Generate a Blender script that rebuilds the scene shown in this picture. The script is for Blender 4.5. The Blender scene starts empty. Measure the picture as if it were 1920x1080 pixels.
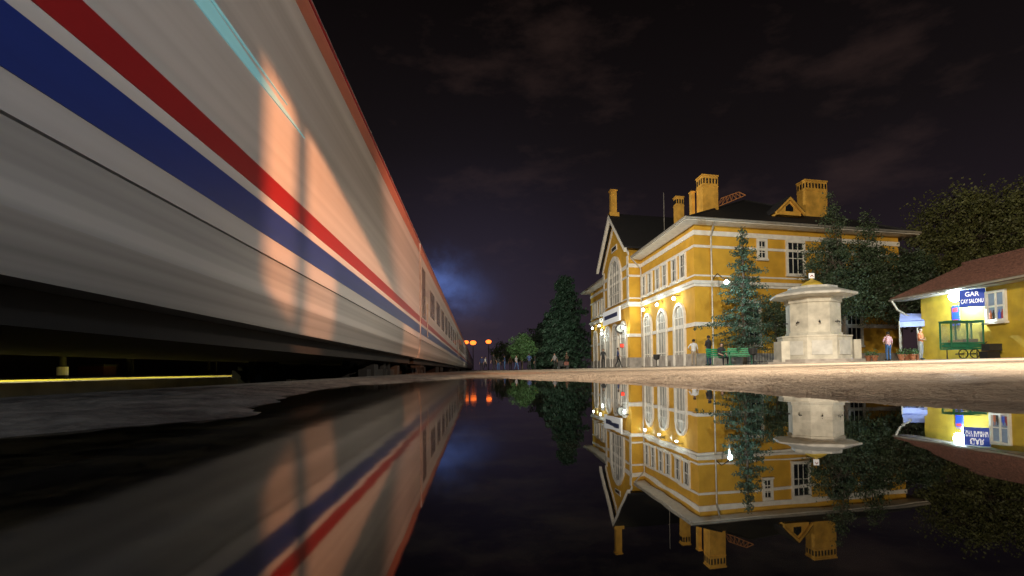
import bpy, bmesh, math, random
from mathutils import Vector, Matrix, noise
random.seed(7)
R=math.radians
C=bpy.context.scene.collection
# ---------------------------------------------------------------- camera
F=1000.0; SH=0.0643; CZ=0.09
cam=bpy.data.cameras.new('camera'); co=bpy.data.objects.new('camera',cam); C.objects.link(co)
RM=Matrix.Rotation(R(90+1.7),4,'X')@Matrix.Rotation(R(-0.56),4,'Z')
co.matrix_world=Matrix.Translation((0,0,CZ))@RM
cam.sensor_width=36; cam.lens=36*F/1920; cam.shift_y=SH; cam.clip_start=0.02; cam.clip_end=5000
bpy.context.scene.camera=co
def W(px,py,D):
    v=RM.to_3x3()@Vector(((px-960)/F,(540-py)/F+SH*1920/F,-1))
    v*=D/v.y
    return Vector((v.x,v.y,v.z+CZ))
# ---------------------------------------------------------------- materials
def M(name,col,rough=.7,metal=0,var=.25,scale=4,bump=0,stretch=(1,1,1),emit=0,ecol=None,detail=6,col2=None,trans=0,alpha=1):
    m=bpy.data.materials.new(name); m.use_nodes=True; nt=m.node_tree; n=nt.nodes; l=nt.links
    b=n['Principled BSDF']; b.inputs['Roughness'].default_value=rough; b.inputs['Metallic'].default_value=metal
    tc=n.new('ShaderNodeTexCoord'); mp=n.new('ShaderNodeMapping'); mp.inputs['Scale'].default_value=stretch
    l.new(tc.outputs['Object'],mp.inputs['Vector'])
    no=n.new('ShaderNodeTexNoise'); no.inputs['Scale'].default_value=scale; no.inputs['Detail'].default_value=detail
    l.new(mp.outputs[0],no.inputs['Vector'])
    cr=n.new('ShaderNodeValToRGB'); cr.color_ramp.elements[0].position=.3; cr.color_ramp.elements[1].position=.7
    c2=col2 or [max(0,c*(1-var)) for c in col]
    c1=[min(1,c*(1+var*.5)) for c in col] if not col2 else col
    cr.color_ramp.elements[0].color=(*c2,1); cr.color_ramp.elements[1].color=(*c1,1)
    l.new(no.outputs['Fac'],cr.inputs[0]); l.new(cr.outputs[0],b.inputs['Base Color'])
    if bump:
        bp=n.new('ShaderNodeBump'); bp.inputs['Strength'].default_value=bump; bp.inputs['Distance'].default_value=.02
        n2=n.new('ShaderNodeTexNoise'); n2.inputs['Scale'].default_value=scale*5; n2.inputs['Detail'].default_value=8
        l.new(mp.outputs[0],n2.inputs['Vector']); l.new(n2.outputs['Fac'],bp.inputs['Height']); l.new(bp.outputs[0],b.inputs['Normal'])
    if emit:
        b.inputs['Emission Color'].default_value=(*(ecol or col),1); b.inputs['Emission Strength'].default_value=emit
    if alpha<1: b.inputs['Alpha'].default_value=alpha
    return m
MT={}
MT['yellow']=M('ochre_plaster',(.63,.345,.03),.85,var=.18,scale=1.2,bump=.2)
MT['white']=M('cream_trim',(.78,.74,.66),.75,var=.15,scale=3)
MT['plinth']=M('grey_stone',(.38,.34,.30),.85,var=.3,scale=3,bump=.3)
MT['roof']=M('dark_roof_tiles',(.012,.011,.012),.8,var=.4,scale=6,bump=.4)
MT['glass']=M('dark_glass',(.015,.018,.022),.12,var=.3)
MT['blind']=M('pale_window_panel',(.40,.39,.35),.6,var=.25,scale=2)
MT['brick']=M('warm_chimney_plaster',(.74,.40,.06),.85,var=.3,scale=2,bump=.3)
MT['black']=M('black_paint',(.015,.015,.015),.5,var=.3)
MT['dark']=M('dark_metal',(.035,.033,.032),.6,metal=.3,var=.4)
MT['under']=M('sooty_underframe',(.006,.0055,.005),.9,var=.4)
MT['steel']=M('pipe_metal',(.45,.42,.36),.45,metal=.4,var=.2)
MT['lamp']=M('lit_lamp_white',(.9,.95,1),.4,emit=40,ecol=(.62,.88,1),var=0)
MT['lampw']=M('lit_lamp_cool',(1,1,.95),.4,emit=22,ecol=(.85,1,.98),var=0)
MT['lampo']=M('lit_lamp_orange',(1,.3,.05),.4,emit=3.2,ecol=(1,.16,.02),var=0)
MT['lampr']=M('lit_red_panel',(1,.05,.02),.4,emit=1.5,ecol=(1,.04,.02),var=0)
MT['stone']=M('fountain_limestone',(.54,.51,.43),.85,var=.3,scale=2.6,bump=.4)
MT['slab']=M('canopy_concrete',(.54,.53,.49),.85,var=.2,scale=3,bump=.3)
MT['gold']=M('yellow_dome_paint',(.6,.42,.06),.5,var=.3)
MT['rooftile']=M('red_brown_clay_tiles',(.19,.085,.06),.8,var=.5,scale=9,bump=.6)
MT['kyellow']=M('kiosk_yellow_plaster',(.50,.34,.028),.8,var=.3,scale=1.5,bump=.15)
MT['blue']=M('blue_sign_paint',(.015,.05,.36),.4,var=.1,emit=.3,ecol=(.02,.08,.55))
MT['green']=M('green_paint',(.02,.17,.09),.45,var=.2)
MT['bgreen']=M('bright_green_paint',(.02,.26,.10),.45,var=.2)
MT['terra']=M('terracotta',(.36,.13,.06),.8,var=.25)
MT['bark']=M('bark',(.09,.065,.045),.9,var=.4,scale=8,bump=.6)
MT['leafd']=M('dark_leaves',(.040,.062,.026),.6,var=.55,scale=1.5)
MT['leafg']=M('green_leaves',(.07,.15,.05),.6,var=.5,scale=1.5)
MT['needle']=M('blue_green_needles',(.045,.09,.055),.6,var=.5,scale=2)
MT['needled']=M('dark_needles',(.03,.055,.035),.65,var=.5,scale=1)
MT['tpaint']=M('soft_streaked_white_coach_paint',(.58,.58,.59),.42,var=.26,scale=1.6,stretch=(.2,.008,3.2),detail=3)
MT['tlow']=M('darker_lower_panel_paint',(.32,.32,.32),.5,var=.5,scale=1.8,stretch=(.2,.008,4.5),detail=3)  # lower panels are a darker, more streaked grey than the body
MT['tblue']=M('blue_stripe_paint',(.018,.04,.25),.35,var=.12,scale=2,stretch=(.4,.02,4))
MT['tred']=M('red_stripe_paint',(.36,.018,.022),.35,var=.12,scale=2,stretch=(.4,.02,4))
MT['torange']=M('sodium_tinted_edge_paint',(.55,.20,.14),.4,var=.15,scale=2,stretch=(.4,.02,4))  # sodium lamplight along the roof edge is put into this salmon colour
MT['tcyan']=M('painted_cyan_reflection',(.45,.80,.85),.25,var=.2,scale=2,stretch=(.4,.03,3),emit=.18,ecol=(.2,.75,.88))  # blurred lamp reflection painted as cyan with a faint glow
MT['tseam']=M('grey_gangway_bellows',(.26,.25,.24),.6,var=.2,stretch=(1,.05,1))  # plain grey of the bellows between coaches
MT['twin']=M('curtained_coach_window',(.26,.235,.23),.25,var=.2,stretch=(1,.1,1))
MT['troof']=M('grey_coach_roof',(.16,.155,.15),.6,var=.3)
MT['rail']=M('rusty_rail_steel',(.10,.07,.05),.5,metal=.7,var=.3)
MT['yline']=M('yellow_platform_line',(.66,.56,.03),.7,var=.3,scale=5)
MT['skin']=M('skin',(.42,.25,.17),.6,var=.1)
MT['orange']=M('orange_cloth',(.50,.16,.07),.8,var=.3)
MT['purple']=M('self_lit_awning_cloth',(.28,.32,.62),.7,var=.2,emit=.2,ecol=(.4,.55,1))  # lamp glow on the awning is put into the cloth's tint and emission
MT['redp']=M('red_plastic',(.30,.03,.03),.5,var=.2)
MT['soil']=M('kitchen_goods',(.25,.08,.05),.6,var=.6,scale=14)
def cloth(name,c): 
    if name not in MT: MT[name]=M(name,c,.85,var=.2,scale=6)
    return MT[name]
# ---------------------------------------------------------------- mesh builder
def wloc(o):
    v=Vector((0,0,0))
    while o: v+=o.location; o=o.parent
    return v
IDM=lambda a,b,d:(a,b,d)
class MB:
    def __init__(s): s.v=[]; s.f=[]
    def add(s,vs,fs):
        k=len(s.v); s.v+= [tuple(v) for v in vs]; s.f+=[tuple(i+k for i in f) for f in fs]; return s
    def mbox(s,mp,a0,a1,b0,b1,d0,d1):
        vs=[mp(a,b,d) for a in(a0,a1) for b in(b0,b1) for d in(d0,d1)]
        return s.add(vs,[(0,1,3,2),(4,6,7,5),(0,4,5,1),(2,3,7,6),(0,2,6,4),(1,5,7,3)])
    def box(s,c,sz,rz=0,M_=None):
        hx,hy,hz=[q/2 for q in sz]; m=Matrix.Rotation(rz,3,'Z') if M_ is None else M_
        return s.mbox(lambda a,b,d:Vector(c)+m@Vector((a,b,d)),-hx,hx,-hy,hy,-hz,hz)
    def prism(s,mp,pts,d0,d1):
        n=len(pts); vs=[mp(a,b,d0) for a,b in pts]+[mp(a,b,d1) for a,b in pts]
        return s.add(vs,[tuple(range(n)),tuple(range(2*n-1,n-1,-1))]+[(i,(i+1)%n,(i+1)%n+n,i+n) for i in range(n)])
    def ring(s,mp,o,i_,d0,d1,closed=True):
        n=len(o); vs=[mp(a,b,d0) for a,b in o]+[mp(a,b,d0) for a,b in i_]+[mp(a,b,d1) for a,b in o]+[mp(a,b,d1) for a,b in i_]
        fs=[]
        for i in range(n if closed else n-1):
            j=(i+1)%n; fs+=[(i,j,n+j,n+i),(2*n+i,3*n+i,3*n+j,2*n+j),(i,2*n+i,2*n+j,j),(n+i,n+j,3*n+j,3*n+i)]
        return s.add(vs,fs)
    def tube(s,pts,rad,n=8):
        pts=[Vector(p) for p in pts]
        if not hasattr(rad,'__len__'): rad=[rad]*len(pts)
        vs=[];fs=[]
        for i,p in enumerate(pts):
            t=(pts[min(i+1,len(pts)-1)]-pts[max(i-1,0)]).normalized()
            a=t.cross(Vector((0,0,1))); 
            if a.length<.01:a=t.cross(Vector((0,1,0)))
            a.normalize(); b=t.cross(a)
            vs+=[p+rad[i]*(math.cos(2*math.pi*k/n)*a+math.sin(2*math.pi*k/n)*b) for k in range(n)]
        for i in range(len(pts)-1):
            for k in range(n):
                j=(k+1)%n; fs.append((i*n+k,i*n+j,i*n+n+j,i*n+n+k))
        fs+=[tuple(range(n)),tuple(range(len(vs)-1,len(vs)-n-1,-1))]
        return s.add(vs,fs)
    def lathe(s,c,prof,n=24,ph=0,axis=None):
        m=axis or Matrix.Identity(3); vs=[];fs=[]
        for r,z in prof:
            vs+=[Vector(c)+m@Vector((r*math.cos(ph+2*math.pi*k/n),r*math.sin(ph+2*math.pi*k/n),z)) for k in range(n)]
        for i in range(len(prof)-1):
            for k in range(n):
                j=(k+1)%n; fs.append((i*n+k,i*n+j,i*n+n+j,i*n+n+k))
        fs+=[tuple(range(n-1,-1,-1)),tuple(range(len(vs)-n,len(vs)))]
        return s.add(vs,fs)
    def build(s,name,mat,parent=None,smooth=False,norm=True,loc=None):
        off=wloc(parent) if parent else Vector(loc or (0,0,0))
        me=bpy.data.meshes.new(name); me.from_pydata([tuple(Vector(v)-off) for v in s.v],[],s.f)
        if norm:
            bm=bmesh.new(); bm.from_mesh(me); bmesh.ops.recalc_face_normals(bm,faces=bm.faces); bm.to_mesh(me); bm.free()
        if isinstance(mat,str): mat=MT[mat]
        me.materials.append(mat)
        if smooth:
            for p in me.polygons:p.use_smooth=True
        o=bpy.data.objects.new(name,me); C.objects.link(o)
        if parent:o.parent=parent
        elif loc:o.location=loc
        return o
def thing(name,label,cat,loc=(0,0,0),rz=0,group=None):
    o=bpy.data.objects.new(name,None); C.objects.link(o); o.location=loc; o.rotation_euler=(0,0,rz); o.empty_display_size=.2
    return tag(o,label,cat,group)
def tag(o,label,cat,group=None):
    o['label']=label;o['category']=cat
    if group:o['group']=group
    return o
def struct(o): o['kind']='structure'; return o
def text(s,size,mp,name,mat,parent,sx=1,depth=.01,align='CENTER'):
    cu=bpy.data.curves.new('t','FONT'); cu.body=s; cu.size=size; cu.align_x=align; cu.align_y='CENTER'; cu.extrude=depth/2; cu.offset=.004
    to=bpy.data.objects.new('t',cu); C.objects.link(to); dg=bpy.context.evaluated_depsgraph_get(); dg.update()
    me=bpy.data.meshes.new_from_object(to.evaluated_get(dg)); b=MB()
    b.add([mp(v.co.x*sx,v.co.y,v.co.z+depth/2) for v in me.vertices],[tuple(p.vertices) for p in me.polygons])
    bpy.data.objects.remove(to); return b.build(name,mat,parent)
# ---------------------------------------------------------------- ground
KX=-.065
SH_=[(-.73,.76),(-.70,.82),(-.60,.98),(-.55,1.17),(-.76,1.73),(-.9,2.3),(-1.02,3.2),(-.80,4.2),(-.62,5.3),(-.5,6.4),(-.2,6.2),(0,5.6),(.6,4.3),(.85,3.4),(.95,2.8),(.93,2.2),(.97,1.8),(1.07,1.45),(1.23,1.29),(1.7,1.0),(1.8,-.6),(-.95,-.6),(-.95,.5)]
def sdist(x,y):
    ins=False; best=1e9; n=len(SH_)
    for i in range(n):
        x1,y1=SH_[i];x2,y2=SH_[(i+1)%n]
        if (y1>y)!=(y2>y) and x<(x2-x1)*(y-y1)/(y2-y1)+x1: ins=not ins
        dx,dy=x2-x1,y2-y1; t=max(0,min(1,((x-x1)*dx+(y-y1)*dy)/(dx*dx+dy*dy)))
        d=math.hypot(x-x1-t*dx,y-y1-t*dy); best=min(best,d)
    return -best if ins else best
def gz(x,y):
    base=.018*max(0,min(x,30))+.012
    if -3<x<4 and -2<y<9:
        d=sdist(x,y)+.07*noise.noise(Vector((x*4,y*4,0)))+.035*noise.noise(Vector((x*15,y*15,3)))
        t=max(-1,min(1,d/.28)); 
        base = (base+.006)*max(0,t)**.7 if t>0 else .05*t
    nz=.007*noise.noise(Vector((x*1.2,y*1.2,1)))+.007*noise.noise(Vector((x*5,y*5,2)))+.0065*noise.noise(Vector((x*19,y*19,2)))
    return base+nz*(1 if base>.004 else .3)
EL=-1.3
xs=[EL+.03*i for i in range(110)]
st=.05
while xs[-1]<90: xs.append(xs[-1]+st); st*=1.13
ys=[-1+.04*i for i in range(225)]
st=.06
while ys[-1]<260: ys.append(ys[-1]+st); st*=1.09
pre=[];st=.1;yy=-1
while yy>-25: yy-=st; st*=1.4; pre.append(yy)
ys=pre[::-1]+ys
b=MB(); nx=len(xs)
vs=[(x+KX*y,y,gz(x+KX*y,y)) for y in ys for x in xs]
fs=[(j*nx+i,j*nx+i+1,(j+1)*nx+i+1,(j+1)*nx+i) for j in range(len(ys)-1) for i in range(nx-1)]
b.add(vs,fs)
def groundmat():
    m=bpy.data.materials.new('worn_platform_concrete'); m.use_nodes=True; nt=m.node_tree;n=nt.nodes;l=nt.links;bs=n['Principled BSDF']
    tc=n.new('ShaderNodeTexCoord')
    def no(sc,d=8,r=.6):
        q=n.new('ShaderNodeTexNoise');q.inputs['Scale'].default_value=sc;q.inputs['Detail'].default_value=d;q.inputs['Roughness'].default_value=r;l.new(tc.outputs['Object'],q.inputs['Vector']);return q
    a=no(.7);bn=no(7,10,.75);c=no(45,4)
    cr=n.new('ShaderNodeValToRGB');e=cr.color_ramp.elements
    e[0].position=.36;e[0].color=(.12,.095,.07,1);e[1].position=.60;e[1].color=(.58,.47,.35,1)
    q=cr.color_ramp.elements.new(.45);q.color=(.39,.315,.235,1)
    mx=n.new('ShaderNodeMath');mx.operation='ADD';m2=n.new('ShaderNodeMath');m2.operation='MULTIPLY';m2.inputs[1].default_value=.4
    m3=n.new('ShaderNodeMath');m3.operation='MULTIPLY';m3.inputs[1].default_value=.6
    l.new(a.outputs['Fac'],m2.inputs[0]);l.new(bn.outputs['Fac'],m3.inputs[0]);l.new(m2.outputs[0],mx.inputs[0]);l.new(m3.outputs[0],mx.inputs[1]);l.new(mx.outputs[0],cr.inputs[0])
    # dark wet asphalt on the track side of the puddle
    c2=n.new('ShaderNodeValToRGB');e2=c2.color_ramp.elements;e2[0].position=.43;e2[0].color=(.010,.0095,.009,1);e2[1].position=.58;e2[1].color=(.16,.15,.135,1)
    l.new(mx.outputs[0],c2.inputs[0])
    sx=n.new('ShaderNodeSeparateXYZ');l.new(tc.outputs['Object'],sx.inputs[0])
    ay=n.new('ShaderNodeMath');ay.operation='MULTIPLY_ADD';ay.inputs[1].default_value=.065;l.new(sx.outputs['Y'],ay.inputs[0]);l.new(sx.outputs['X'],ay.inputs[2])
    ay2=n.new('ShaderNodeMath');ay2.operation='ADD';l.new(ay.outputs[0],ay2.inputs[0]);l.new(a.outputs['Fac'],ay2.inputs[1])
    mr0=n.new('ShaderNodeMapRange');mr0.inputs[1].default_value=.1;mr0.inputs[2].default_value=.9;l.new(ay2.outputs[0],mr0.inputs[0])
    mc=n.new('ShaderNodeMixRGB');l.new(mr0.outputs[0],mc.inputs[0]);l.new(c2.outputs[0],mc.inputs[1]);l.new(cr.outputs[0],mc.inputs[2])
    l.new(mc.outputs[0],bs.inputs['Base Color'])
    mr=n.new('ShaderNodeMapRange');mr.inputs[1].default_value=.35;mr.inputs[2].default_value=.65;mr.inputs[3].default_value=.45;mr.inputs[4].default_value=.95
    l.new(a.outputs['Fac'],mr.inputs[0]);l.new(mr.outputs[0],bs.inputs['Roughness'])
    bp=n.new('ShaderNodeBump');bp.inputs['Strength'].default_value=1;bp.inputs['Distance'].default_value=.02
    ad=n.new('ShaderNodeMath');ad.operation='ADD';l.new(bn.outputs['Fac'],ad.inputs[0]);l.new(c.outputs['Fac'],ad.inputs[1]);l.new(ad.outputs[0],bp.inputs['Height']);l.new(bp.outputs[0],bs.inputs['Normal'])
    return m
GM=groundmat()
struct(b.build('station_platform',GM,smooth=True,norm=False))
T=lambda l,z,y:(l+KX*y,y,z)      # lateral, height, along the track
b=MB(); b.mbox(T,EL-.12,EL-.002,-.6,.022,-25,260); struct(b.build('platform_kerb',M('dark_kerb_stone',(.08,.075,.07),.9,var=.5,scale=5,bump=.5)))
b=MB(); b.mbox(T,-4.5,EL-.122,-.9,-.62,-25,260); struct(b.build('track_bed',M('ballast',(.02,.018,.016),.95,var=.6,scale=14,bump=1)))
OPZ=.01
b=MB(); b.mbox(T,-13,-4.502,-.9,OPZ,-25,260); struct(b.build('opposite_platform',M('far_platform_concrete',(.30,.25,.20),.8,var=.4,scale=2,bump=.3)))
b=MB(); b.mbox(T,-6.6,-5.05,OPZ,OPZ+.004,-25,200); struct(b.build('platform_line','yline'))
b=MB(); b.add([(-2500,-500,-1),(2500,-500,-1),(2500,3500,-1),(-2500,3500,-1)],[(0,1,2,3)]); struct(b.build('ground',M('dark_earth',(.05,.045,.04),.95,var=.4,scale=.3)))
b=MB(); b.mbox(T,-13.4,-13.02,-.9,2.9,-25,150); b.mbox(T,-13.5,-12.95,2.9,3.05,-25,150); tag(b.build('dark_backdrop_wall',M('backdrop_black',(.02,.018,.017),.9,var=.4)),'long dark backdrop wall added to black out the gap under the train','wall')  # added to hide the sky that would show under the train
for k in(-.7525,.7525):
    b=MB(); b.mbox(T,-2.82+k-.035,-2.82+k+.035,-.56,-.42,-25,250); tag(b.build('rail','rail'),'steel running rail under the train, '+('side nearer the puddle' if k>0 else 'side nearer the far platform'),'rail')
# water: clear and mirror-like on the right, shallow toward the train, reflections dimmed there by a grey gloss tint
def watermat():
    m=bpy.data.materials.new('still_puddle_water'); m.use_nodes=True; nt=m.node_tree;n=nt.nodes;l=nt.links; n.remove(n['Principled BSDF'])
    tc=n.new('ShaderNodeTexCoord')
    no=n.new('ShaderNodeTexNoise');no.inputs['Scale'].default_value=9;no.inputs['Detail'].default_value=8;no.inputs['Roughness'].default_value=.65;l.new(tc.outputs['Object'],no.inputs['Vector'])
    cr=n.new('ShaderNodeValToRGB');cr.color_ramp.elements[0].position=.45;cr.color_ramp.elements[0].color=(.002,.002,.002,1);cr.color_ramp.elements[1].position=.72;cr.color_ramp.elements[1].color=(.06,.048,.026,1)
    l.new(no.outputs['Fac'],cr.inputs[0])
    d=n.new('ShaderNodeBsdfDiffuse');l.new(cr.outputs[0],d.inputs['Color'])
    # reflection dimming factor: rises toward the shallow track side along X, broken by noise
    sx=n.new('ShaderNodeSeparateXYZ');l.new(tc.outputs['Object'],sx.inputs[0])
    n4=n.new('ShaderNodeTexNoise');n4.inputs['Scale'].default_value=3;n4.inputs['Detail'].default_value=5;l.new(tc.outputs['Object'],n4.inputs['Vector'])
    s1=n.new('ShaderNodeMath');s1.operation='MULTIPLY_ADD';s1.inputs[1].default_value=.12;l.new(n4.outputs['Fac'],s1.inputs[0]);l.new(sx.outputs['X'],s1.inputs[2])
    sh=n.new('ShaderNodeMapRange');sh.inputs[1].default_value=-.12;sh.inputs[2].default_value=.06;sh.inputs[3].default_value=1;sh.inputs[4].default_value=0;l.new(s1.outputs[0],sh.inputs[0])
    gc=n.new('ShaderNodeMixRGB');gc.inputs[1].default_value=(.93,.93,.95,1);gc.inputs[2].default_value=(.50,.485,.47,1);l.new(sh.outputs[0],gc.inputs[0])
    gr=n.new('ShaderNodeMapRange');gr.inputs[3].default_value=.012;gr.inputs[4].default_value=.06;l.new(sh.outputs[0],gr.inputs[0])
    g=n.new('ShaderNodeBsdfGlossy');l.new(gc.outputs[0],g.inputs['Color']);l.new(gr.outputs[0],g.inputs['Roughness'])
    fr=n.new('ShaderNodeFresnel');fr.inputs['IOR'].default_value=2.0
    bp=n.new('ShaderNodeBump');bp.inputs['Strength'].default_value=.02;bp.inputs['Distance'].default_value=.01
    n2=n.new('ShaderNodeTexNoise');n2.inputs['Scale'].default_value=7;n2.inputs['Detail'].default_value=2;l.new(tc.outputs['Object'],n2.inputs['Vector']);l.new(n2.outputs['Fac'],bp.inputs['Height']);l.new(bp.outputs[0],g.inputs['Normal'])
    mx=n.new('ShaderNodeMixShader');l.new(fr.outputs[0],mx.inputs[0]);l.new(d.outputs[0],mx.inputs[1]);l.new(g.outputs[0],mx.inputs[2]);l.new(mx.outputs[0],n['Material Output'].inputs[0])
    return m
b=MB(); b.add([(-1.25,-1,0),(2.2,-1,0),(2.2,7,0),(-1.6,7,0)],[(0,1,2,3)]); struct(b.build('puddle_water',watermat()))
# ---------------------------------------------------------------- train
LC=-2.82; HW=1.42
def coach(y0,y1,label,win):
    t=thing('passenger_coach',label,'train coach',(LC+KX*(y0+y1)/2,(y0+y1)/2,-.42))
    pr=[(HW,.872),(HW,3.22),(HW-.05,3.40)]; full=[(LC+a,z) for a,z in pr]+[(LC-a,z) for a,z in reversed(pr)]
    b=MB(); b.prism(T,full,y0,y1); b.build('body','tpaint',t)
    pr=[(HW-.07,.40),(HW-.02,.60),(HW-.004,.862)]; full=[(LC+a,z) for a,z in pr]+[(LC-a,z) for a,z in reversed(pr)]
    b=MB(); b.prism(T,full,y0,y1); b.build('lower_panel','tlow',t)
    rp=[(HW-.05,3.403),(HW-.16,3.58),(HW-.4,3.80),(HW-.8,3.97),(0.0,4.06)]
    rf=[(LC+a,z) for a,z in rp]+[(LC-a,z) for a,z in reversed(rp[:-1])]
    b=MB(); b.prism(T,rf,y0+.02,y1-.02); b.build('roof','troof',t)
    L=LC+HW
    for nm,m,z0,z1,pd in(('blue_stripe','tblue',1.0,1.2,.004),('red_stripe','tred',1.27,1.42,.004),('cantrail_glow_stripe','torange',2.99,3.20,.004),('gutter','tred',3.215,3.24,.015)):
        b=MB(); b.mbox(T,L+.0,L+pd,z0,z1,y0+.01,y1-.01); b.build(nm,m,t)
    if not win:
        for z0,z1,ye_,nm in((1.945,2.045,4.3,'reflection_strip'),(2.06,2.08,3.9,'reflection_strip')):  # tapered strips drawn in place of a lamp's reflection
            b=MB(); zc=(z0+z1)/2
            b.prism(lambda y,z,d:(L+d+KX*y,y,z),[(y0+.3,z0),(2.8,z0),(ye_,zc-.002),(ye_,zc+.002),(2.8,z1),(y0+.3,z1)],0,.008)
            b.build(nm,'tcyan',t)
    else:
        n=8; gap=(y1-y0-4.4)/n
        for k in range(n):
            c=y0+2.2+gap*(k+.5)
            b=MB(); b.mbox(T,L,L+.005,1.70,2.5,c-.8,c+.8); b.build('window','twin',t)
        for c in (y0+.75,y1-.75):
            b=MB(); b.mbox(T,L,L+.006,1.45,2.75,c-.42,c+.42); d=b.build('door','twin',t)
            b=MB(); b.tube([T(L+.05,1.0,c+.5),T(L+.05,1.9,c+.5)],.012,6); b.build('handle','steel',d)
            b=MB(); b.mbox(T,L-.3,L-.05,.18,.22,c-.4,c+.4); b.build('step','under',d)
    b=MB(); b.mbox(T,LC-1.2,LC+1.2,.26,.398,y0+.3,y1-.3)
    yc=(y0+y1)/2
    b.mbox(T,LC-1.25,LC+1.1,-.02,.26,yc-3.5,yc-1.5); b.mbox(T,LC-1.25,LC+1.1,.03,.26,yc-.8,yc+1.2)
    b.build('underframe','under',t)
    for c in (y0+2.8,y1-2.8):
        b=MB()
        for s in(-1,1):
            b.mbox(T,LC+s*1.0-.07,LC+s*1.0+.07,-.02,.12,c-1.75,c+1.75)
            for q in(-1.25,1.25): b.mbox(T,LC+s*1.0-.12,LC+s*1.0+.12,-.10,.2,c+q-.18,c+q+.18)
            b.tube([T(LC+s*1.02,-.1,c-.25),T(LC+s*1.02,.24,c-.25)],.09,8); b.tube([T(LC+s*1.02,-.1,c+.25),T(LC+s*1.02,.24,c+.25)],.09,8)
        b.mbox(T,LC-1.0,LC+1.0,-.05,.2,c-.2,c+.2); g=b.build('bogie','under',t)
        for q in(-1.25,1.25):
            for s in(-1,1):
                b=MB(); ax=Matrix.Rotation(R(90),3,'Y')
                b.lathe(T(LC+s*.75,.045,c+q),[(.05,-.08),(.2,-.07),(.22,-.02),(.4,-.03),(.46,-.06),(.46,.06),(.4,.03),(.2,.03),(.08,.09)],24,0,ax); b.build('wheel','under',g)
    b=MB(); b.mbox(T,LC-HW+.06,LC+HW-.06,.5,3.3,y1+.0,y1+.22); b.build('gangway','tseam',t)
    return t
ye=13.0
coach(-16,ye,'white windowless coach nearest the camera with blue and red stripes','')
ords=['second','third','fourth','fifth','sixth','seventh']
for k in range(6):
    coach(ye+.24,ye+24.6,'white coach with blue and red stripes, %s coach from the camera'%ords[k],1); ye+=24.6
# ---------------------------------------------------------------- station building
ZB=.18
def B(u,v,z): return Vector((11.4-.065*u+.97*v,33+u+.24*v,ZB+z))
RF=lambda u,z,d:B(u,-d,z)            # rail facade (outward d)
EF=lambda v,z,d:B(-d,v,z)            # end facade facing the puddle
st_=thing('station_building','two storey yellow station with cream trim, black hip roof, gabled centre and arched openings','station building',tuple(B(15,8,0)))
LEN=30.2;DEP=16.0;HT=8.85
UV=lambda u,v,z:B(u,v,z)
b=MB(); b.mbox(UV,0,LEN,0,DEP,0,HT); b.build('wall','yellow',st_)
G0,G1,GP=10.7,19.5,-1.1
gm=(G0+G1)/2
GV=lambda u,z,v:B(u,v,z)
b=MB(); b.prism(GV,[(G0,0),(G1,0),(G1,10.1),(gm,13.7),(G0,10.1)],GP,8); b.build('gable_wall','yellow',st_)
def ring_round(z0,z1,pd,name,mat='white'):
    b=MB(); b.mbox(RF,-pd,G0-.002,z0,z1,.0,pd); b.build(name,mat,st_)
    b=MB(); b.mbox(RF,G1+.002,LEN+pd,z0,z1,.0,pd); b.build(name,mat,st_)
    b=MB(); b.mbox(EF,.0,DEP+pd,z0,z1,.0,pd-.003); b.build(name,mat,st_)
    b=MB(); b.mbox(RF,G0-pd,G1+pd,z0-.004,z1+.004,1.1,1.1+pd); b.build(name,mat,st_)
    b=MB(); b.mbox(lambda a,bb,d:B(G0-d,a,bb),GP-.003,-pd-.003,z0-.002,z1+.002,0,pd); b.build(name,mat,st_)
ring_round(4.98,5.14,.10,'cornice'); ring_round(5.14,5.34,.2,'cornice')
ring_round(7.42,7.58,.06,'window_band'); ring_round(5.62,5.72,.05,'sill_band'); ring_round(2.5,2.75,.07,'string_course'); ring_round(8.2,8.5,.06,'frieze')
ring_round(0,.8,.08,'plinth','plinth')
for z0,z1 in((.8,2.5),(2.75,4.98),(5.72,7.42)):
    b=MB(); b.mbox(RF,-.03,.45,z0,z1,0,.03); b.mbox(EF,-.0,.45,z0,z1,0,.028); b.build('corner_pilaster','yellow',st_)
ov=.95
b=MB(); b.mbox(UV,-ov,LEN+ov,-ov,DEP+ov,HT,HT+.10); b.build('soffit','white',st_)
for pp in ([B(-ov-.06,-ov-.06,HT+.12),B(G0-.3,-ov-.06,HT+.12)],[B(-ov-.06,-ov-.06,HT+.12),B(-ov-.06,DEP+ov,HT+.12)],[B(G1+.3,-ov-.06,HT+.12),B(LEN+ov,-ov-.06,HT+.12)]):
    b=MB(); b.tube(pp,.08,8); b.build('gutter','steel',st_)
RZ=13.25; u0,u1,v0,v1=-ov,LEN+ov,-ov,DEP+ov
b=MB(); z=HT+.105
pts=[B(u0,v0,z),B(u1,v0,z),B(u1,v1,z),B(u0,v1,z),B(7.4,DEP/2,RZ),B(LEN-7.4,DEP/2,RZ)]
b.add(pts,[(0,1,5,4),(1,2,5),(2,3,4,5),(3,0,4),(3,2,1,0)]); roof=b.build('roof','roof',st_)
b=MB(); b.tube([pts[0],pts[4],pts[5],pts[1]],.1,6); b.tube([pts[3],pts[4]],.1,6); b.tube([pts[5],pts[2]],.1,6); b.build('ridge_tiles','roof',roof)
b=MB()
for s in(-1,1):
    e=gm+s*(G1-gm+.55); ze=10.1-.45
    q=[(gm,13.72),(e,ze),(e,ze+.18),(gm,13.92)]
    b.prism(GV,q,GP-.55,8)
gr=b.build('gable_roof','roof',st_)
b=MB()
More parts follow.
